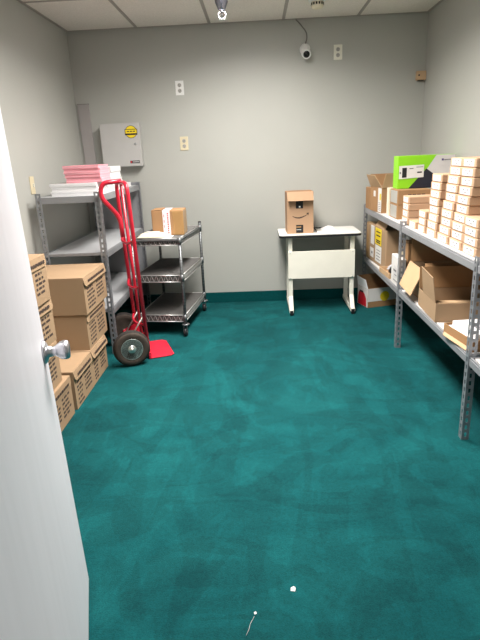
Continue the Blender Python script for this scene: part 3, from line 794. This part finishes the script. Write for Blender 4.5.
# roll, cream box, upright boxes, tray, bag
rl = MB('white','cream'); rl.lathe([(0,.030),(.215,.030)], (0,0,0), (0,0,1), 20); tag(rl.build('paper_roll', loc=(1.130,4.07,LZD+.185)), 'white paper roll standing on the cream box on the far lower deck', 'roll')
plain_box('small_carton', 'cream carton under the white roll, on the far lower deck', 1.092, 1.20, 3.99, 4.125, LZD, .184, 'cream')
plain_box('storage_box', 'narrow upright brown box beside the middle front post on the lower deck', 1.035, 1.30, 3.668, 3.77, LZD, .300, 'card')
wb = plain_box('picture_box', 'white printed box leaning upright at the lower deck edge by the middle post', .960, 1.000, 3.595, 3.835, LZD, .195, 'label')
l = MB('greyink','palegrey'); l.panel([(-.0212,.06,.03),(-.0212,-.05,.05),(-.0212,-.03,.12),(-.0212,.03,.13)][::1], .0006, 1)
for (ya,yb_,za,zb) in ((-.07,.05,.02,.026),(-.04,.02,.06,.066),(-.03,.05,.085,.10),(-.09,-.06,.13,.15)): l.bx(-.0222,-.0214,ya,yb_,za,zb,0)
l.build('print', wb)
tr = open_carton('cardboard_tray', 'shallow brown cardboard tray at the edge of the far lower deck', (.950, 3.855, LZD), math.radians(2), .13, .275, .040, 'card3')
bgp = MB('plasticbag')
bmesh.ops.create_icosphere(bgp.bm, subdivisions=3, radius=1.0)
for v in bgp.bm.verts:
    n_ = .8+.28*math.sin(v.co.x*7+v.co.y*5)*math.sin(v.co.z*6+v.co.y*8)
    v.co = V((v.co.x*.036*n_, v.co.y*.075*n_, v.co.z*.030*n_))
mn = min(v.co.z for v in bgp.bm.verts)
for v in bgp.bm.verts: v.co.z -= mn
tag(bgp.build('plastic_bag', loc=(1.012,4.03,LZD+.0048)), 'crumpled clear plastic bag lying in the shallow cardboard tray', 'bag')
rlb = MB('black','whiteplastic'); rlb.lathe([(0,.020),(0,.040),(.045,.040),(.045,.020)], (0,0,.0402), (0,1,0), 24); rlb.lathe([(-.0005,.010),(-.0005,.021),(.0455,.021),(.0455,.010)], (0,0,.0402), (0,1,0), 20, 1)
tag(rlb.build('tape_roll', loc=(1.012,3.90,LZD+.0045)), 'dark roll of tape standing in the shallow cardboard tray', 'tape')

# ------------------------------------------------------------------ lower deck of the middle bay: open cartons
c1 = open_carton('open_carton', 'open brown carton with a flap hanging out, behind the larger open carton', (1.002, 3.195, LZD), 0, .385, .30, .200, 'card')
f = MB('card3'); f.panel([(-.002,.005,.201),(-.002,.295,.206),(-.072,.275,.055),(-.076,.0,.045)], .005); f.build('side_flap', c1)
f = MB('card2'); f.panel([(0,.298,.201),(.38,.298,.201),(.38,.306,.36),(0,.306,.36)], .004); f.build('back_flap', c1)
f = MB('card2'); f.panel([(0,.002,.201),(.38,.002,.201),(.375,.03,.24),(.01,.03,.24)], .004); f.build('front_flap', c1)
f = MB('card2'); f.panel([(.386,.0,.201),(.386,.29,.201),(.390,.29,.34),(.390,0,.34)], .004); f.build('side_flap', c1)
c2 = open_carton('open_carton', 'large open brown carton with an upright side flap on the middle lower deck', (.950, 2.80, LZD), math.radians(-2), .44, .36, .105, 'card')
f = MB('card'); f.panel([(-.001,.012,.106),(-.001,.262,.106),(-.022,.245,.262),(-.020,.02,.246)], .004); f.build('side_flap', c2)
f = MB('card2'); f.panel([(0,.358,.106),(.43,.358,.106),(.43,.366,.235),(0,.366,.235)], .004); f.build('back_flap', c2)
f = MB('card3'); f.panel([(.02,.002,.106),(.43,.002,.106),(.43,.17,.072),(.02,.17,.072)], .004); f.build('inner_flap', c2)
f = MB('card'); f.panel([(.435,.01,.106),(.435,.35,.106),(.44,.35,.25),(.44,.01,.25)], .004); f.build('side_flap', c2)
# tray with papers
ty = open_carton('cardboard_tray', 'shallow brown carton with torn side holding white packs on the near lower deck', (.975, 2.335, LZD), math.radians(8), .30, .285, .058, 'card2')
f = MB('card3'); f.panel([(-.001,.0,.012),(-.001,.27,.012),(-.020,.25,.004),(-.022,.02,.004)], .003); f.build('torn_flap', ty)
for i, (dx, dy, dz, r) in enumerate(((.985,2.365,.0048,.14),(.99,2.37,.0288,.19),(.995,2.365,.0528,.12))):
    k = MB('white','greyink'); k.bx(0,.24,0,.225,0,.0236)
    for q in range(3): k.bx(.05+.05*q,.08+.05*q,.06,.16,.0237,.0242,1)
    tag(k.build('paper_pack', bevel=.003, loc=(dx,dy,LZD+dz), rotz=r), '%s white paper pack inside the shallow brown carton' % ('bottom','middle','topmost')[i], 'paper', 'white packs in the shallow carton')
# box at the back of the lower deck
plain_box('storage_box', 'large dark brown box against the wall at the back of the lower deck', 1.01, 1.38, 3.60, 3.66, LZD, .30, 'card2')

# red, white and yellow carton on the floor below the shelving
fb = thing('printed_carton', 'open red and white printed carton with yellow spot on the floor under shelving', 'box', (.944, 4.545, 0.0006), math.radians(17))
FW, FD, FH = .29, .19, .175
open_shell(MB('card2'), 0, FW, 0, FD, FH).build('body', fb, bevel=.0015, bseg=1)
l = MB('label','redprint','yellow','card2','black')
l.bx(.001,FW-.001,-.0010,-.0002,.055,FH-.002,0)
l.lathe([(.0012,.045),(.0018,.045)], (.165,0,.095), (0,-1,0), 24, 2) 
l.bx(-.0010,-.0002,.001,FD-.001,.004,FH-.002,0)
import itertools as _it
pts = [(0.02,.006),(.18,.006),(.18,.07),(.165,.115),(.14,.138),(.10,.138),(.06,.115),(.03,.08)]
l.panel([(-.0012, y, z) for y, z in pts], .0006, 1)
l.bx(-.0024,-.0019,.085,.15,.122,.138,4)
l.build('print', fb)
f = MB('white'); f.panel([(-.002,.004,FH),(-.002,FD-.004,FH),(-.012,FD-.004,FH+.085),(-.012,.03,FH+.075)], .004); f.build('side_flap', fb)
f = MB('card2'); f.panel([(0,FD-.001,FH),(FW,FD-.001,FH),(FW,FD-.012,FH+.09),(0,FD-.012,FH+.09)], .004); f.build('back_flap', fb)

# ------------------------------------------------------------------ scraps on the carpet
s = MB('white'); s.panel([(-.008,-.006,0),(.006,-.008,.0),(.009,.003,.003),(.003,.008,.005),(-.007,.005,.002)], .0015); tag(s.build('paper_scrap', loc=(.075,1.376,.0008)), 'larger white paper scrap on the teal carpet in the foreground', 'scrap')
s = MB('white'); s.panel([(-.004,-.003,0),(.004,-.003,0),(.004,.004,.002),(-.003,.004,.002)], .0012); tag(s.build('paper_scrap', loc=(-.047,1.284,.0008), rotz=.5), 'smaller white paper scrap on the carpet with a thread below it', 'scrap')
s = MB('palegrey'); s.tube([(-.05,1.272,.002),(-.062,1.245,.002),(-.066,1.225,.002),(-.074,1.205,.002)], .0006, 5); tag(s.build('thread'), 'pale loose thread on the carpet near the bottom edge', 'thread')

# ------------------------------------------------------------------ lights
def troffer(x0, x1, y0, y1, label, power, spread):
    cx, cy = (x0+x1)/2, (y0+y1)/2; hx, hy = (x1-x0)/2-.010, (y1-y0)/2-.010
    t = thing('ceiling_light', label, 'ceiling light', (cx, cy, H))
    MB('whiteplastic').bx(-hx,-hx+.02,-hy,hy,.002,.05).bx(hx-.02,hx,-hy,hy,.002,.05).bx(-hx+.02,hx-.02,-hy,-hy+.02,.002,.05).bx(-hx+.02,hx-.02,hy-.02,hy,.002,.05).bx(-hx,hx,-hy,hy,.051,.055).build('frame', t)
    MB('diffuser').bx(-hx+.021,hx-.021,-hy+.021,hy-.021,.020,.024).build('diffuser', t)
    ld = bpy.data.lights.new('lamp', 'AREA'); ld.shape = 'RECTANGLE'; ld.size = 2*hx-.05; ld.size_y = 2*hy-.05; ld.energy = power
    ld.color = (1.0, 0.955, 0.90); ld.spread = math.radians(spread)
    lo = bpy.data.objects.new('lamp', ld); COL.objects.link(lo); lo.parent = t; lo.location = (0, 0, .015)
for i, c in enumerate(LC):
    troffer(*c, ('recessed ceiling light nearest the back wall', 'recessed ceiling light over the middle of the room')[i], (57, 26)[i], (158, 115)[i])

wd = bpy.data.worlds.new('world'); scene.world = wd; wd.use_nodes = True
bg_ = wd.node_tree.nodes['Background']; bg_.inputs[0].default_value = (1.0, 0.97, 0.94, 1); bg_.inputs[1].default_value = 0.38

# ------------------------------------------------------------------ camera
pitch, roll, yaw, hcam, foc = .3029, -.0441, -.0422, 1.3492, 529.5
cy, sy_ = math.cos(yaw), math.sin(yaw)
fwd = V((sy_*math.cos(pitch), cy*math.cos(pitch), -math.sin(pitch)))
right = V((cy, -sy_, 0)); up = right.cross(fwd)
r2 = right*math.cos(roll)+up*math.sin(roll); u2 = up*math.cos(roll)-right*math.sin(roll)
cd = bpy.data.cameras.new('camera'); co = bpy.data.objects.new('camera', cd); COL.objects.link(co)
mw = Matrix((( r2.x, u2.x, -fwd.x, 0), (r2.y, u2.y, -fwd.y, 0), (r2.z, u2.z, -fwd.z, hcam), (0, 0, 0, 1)))
co.matrix_world = mw
cd.sensor_fit = 'VERTICAL'; cd.sensor_height = 24.0; cd.lens = foc/640*24.0; cd.clip_start = 0.02
scene.camera = co
vs = scene.view_settings
vs.view_transform = 'Standard'; vs.look = 'None'; vs.gamma = 1.0; vs.use_curve_mapping = False
vs.exposure = 0.38
scene.cycles.max_bounces = 8
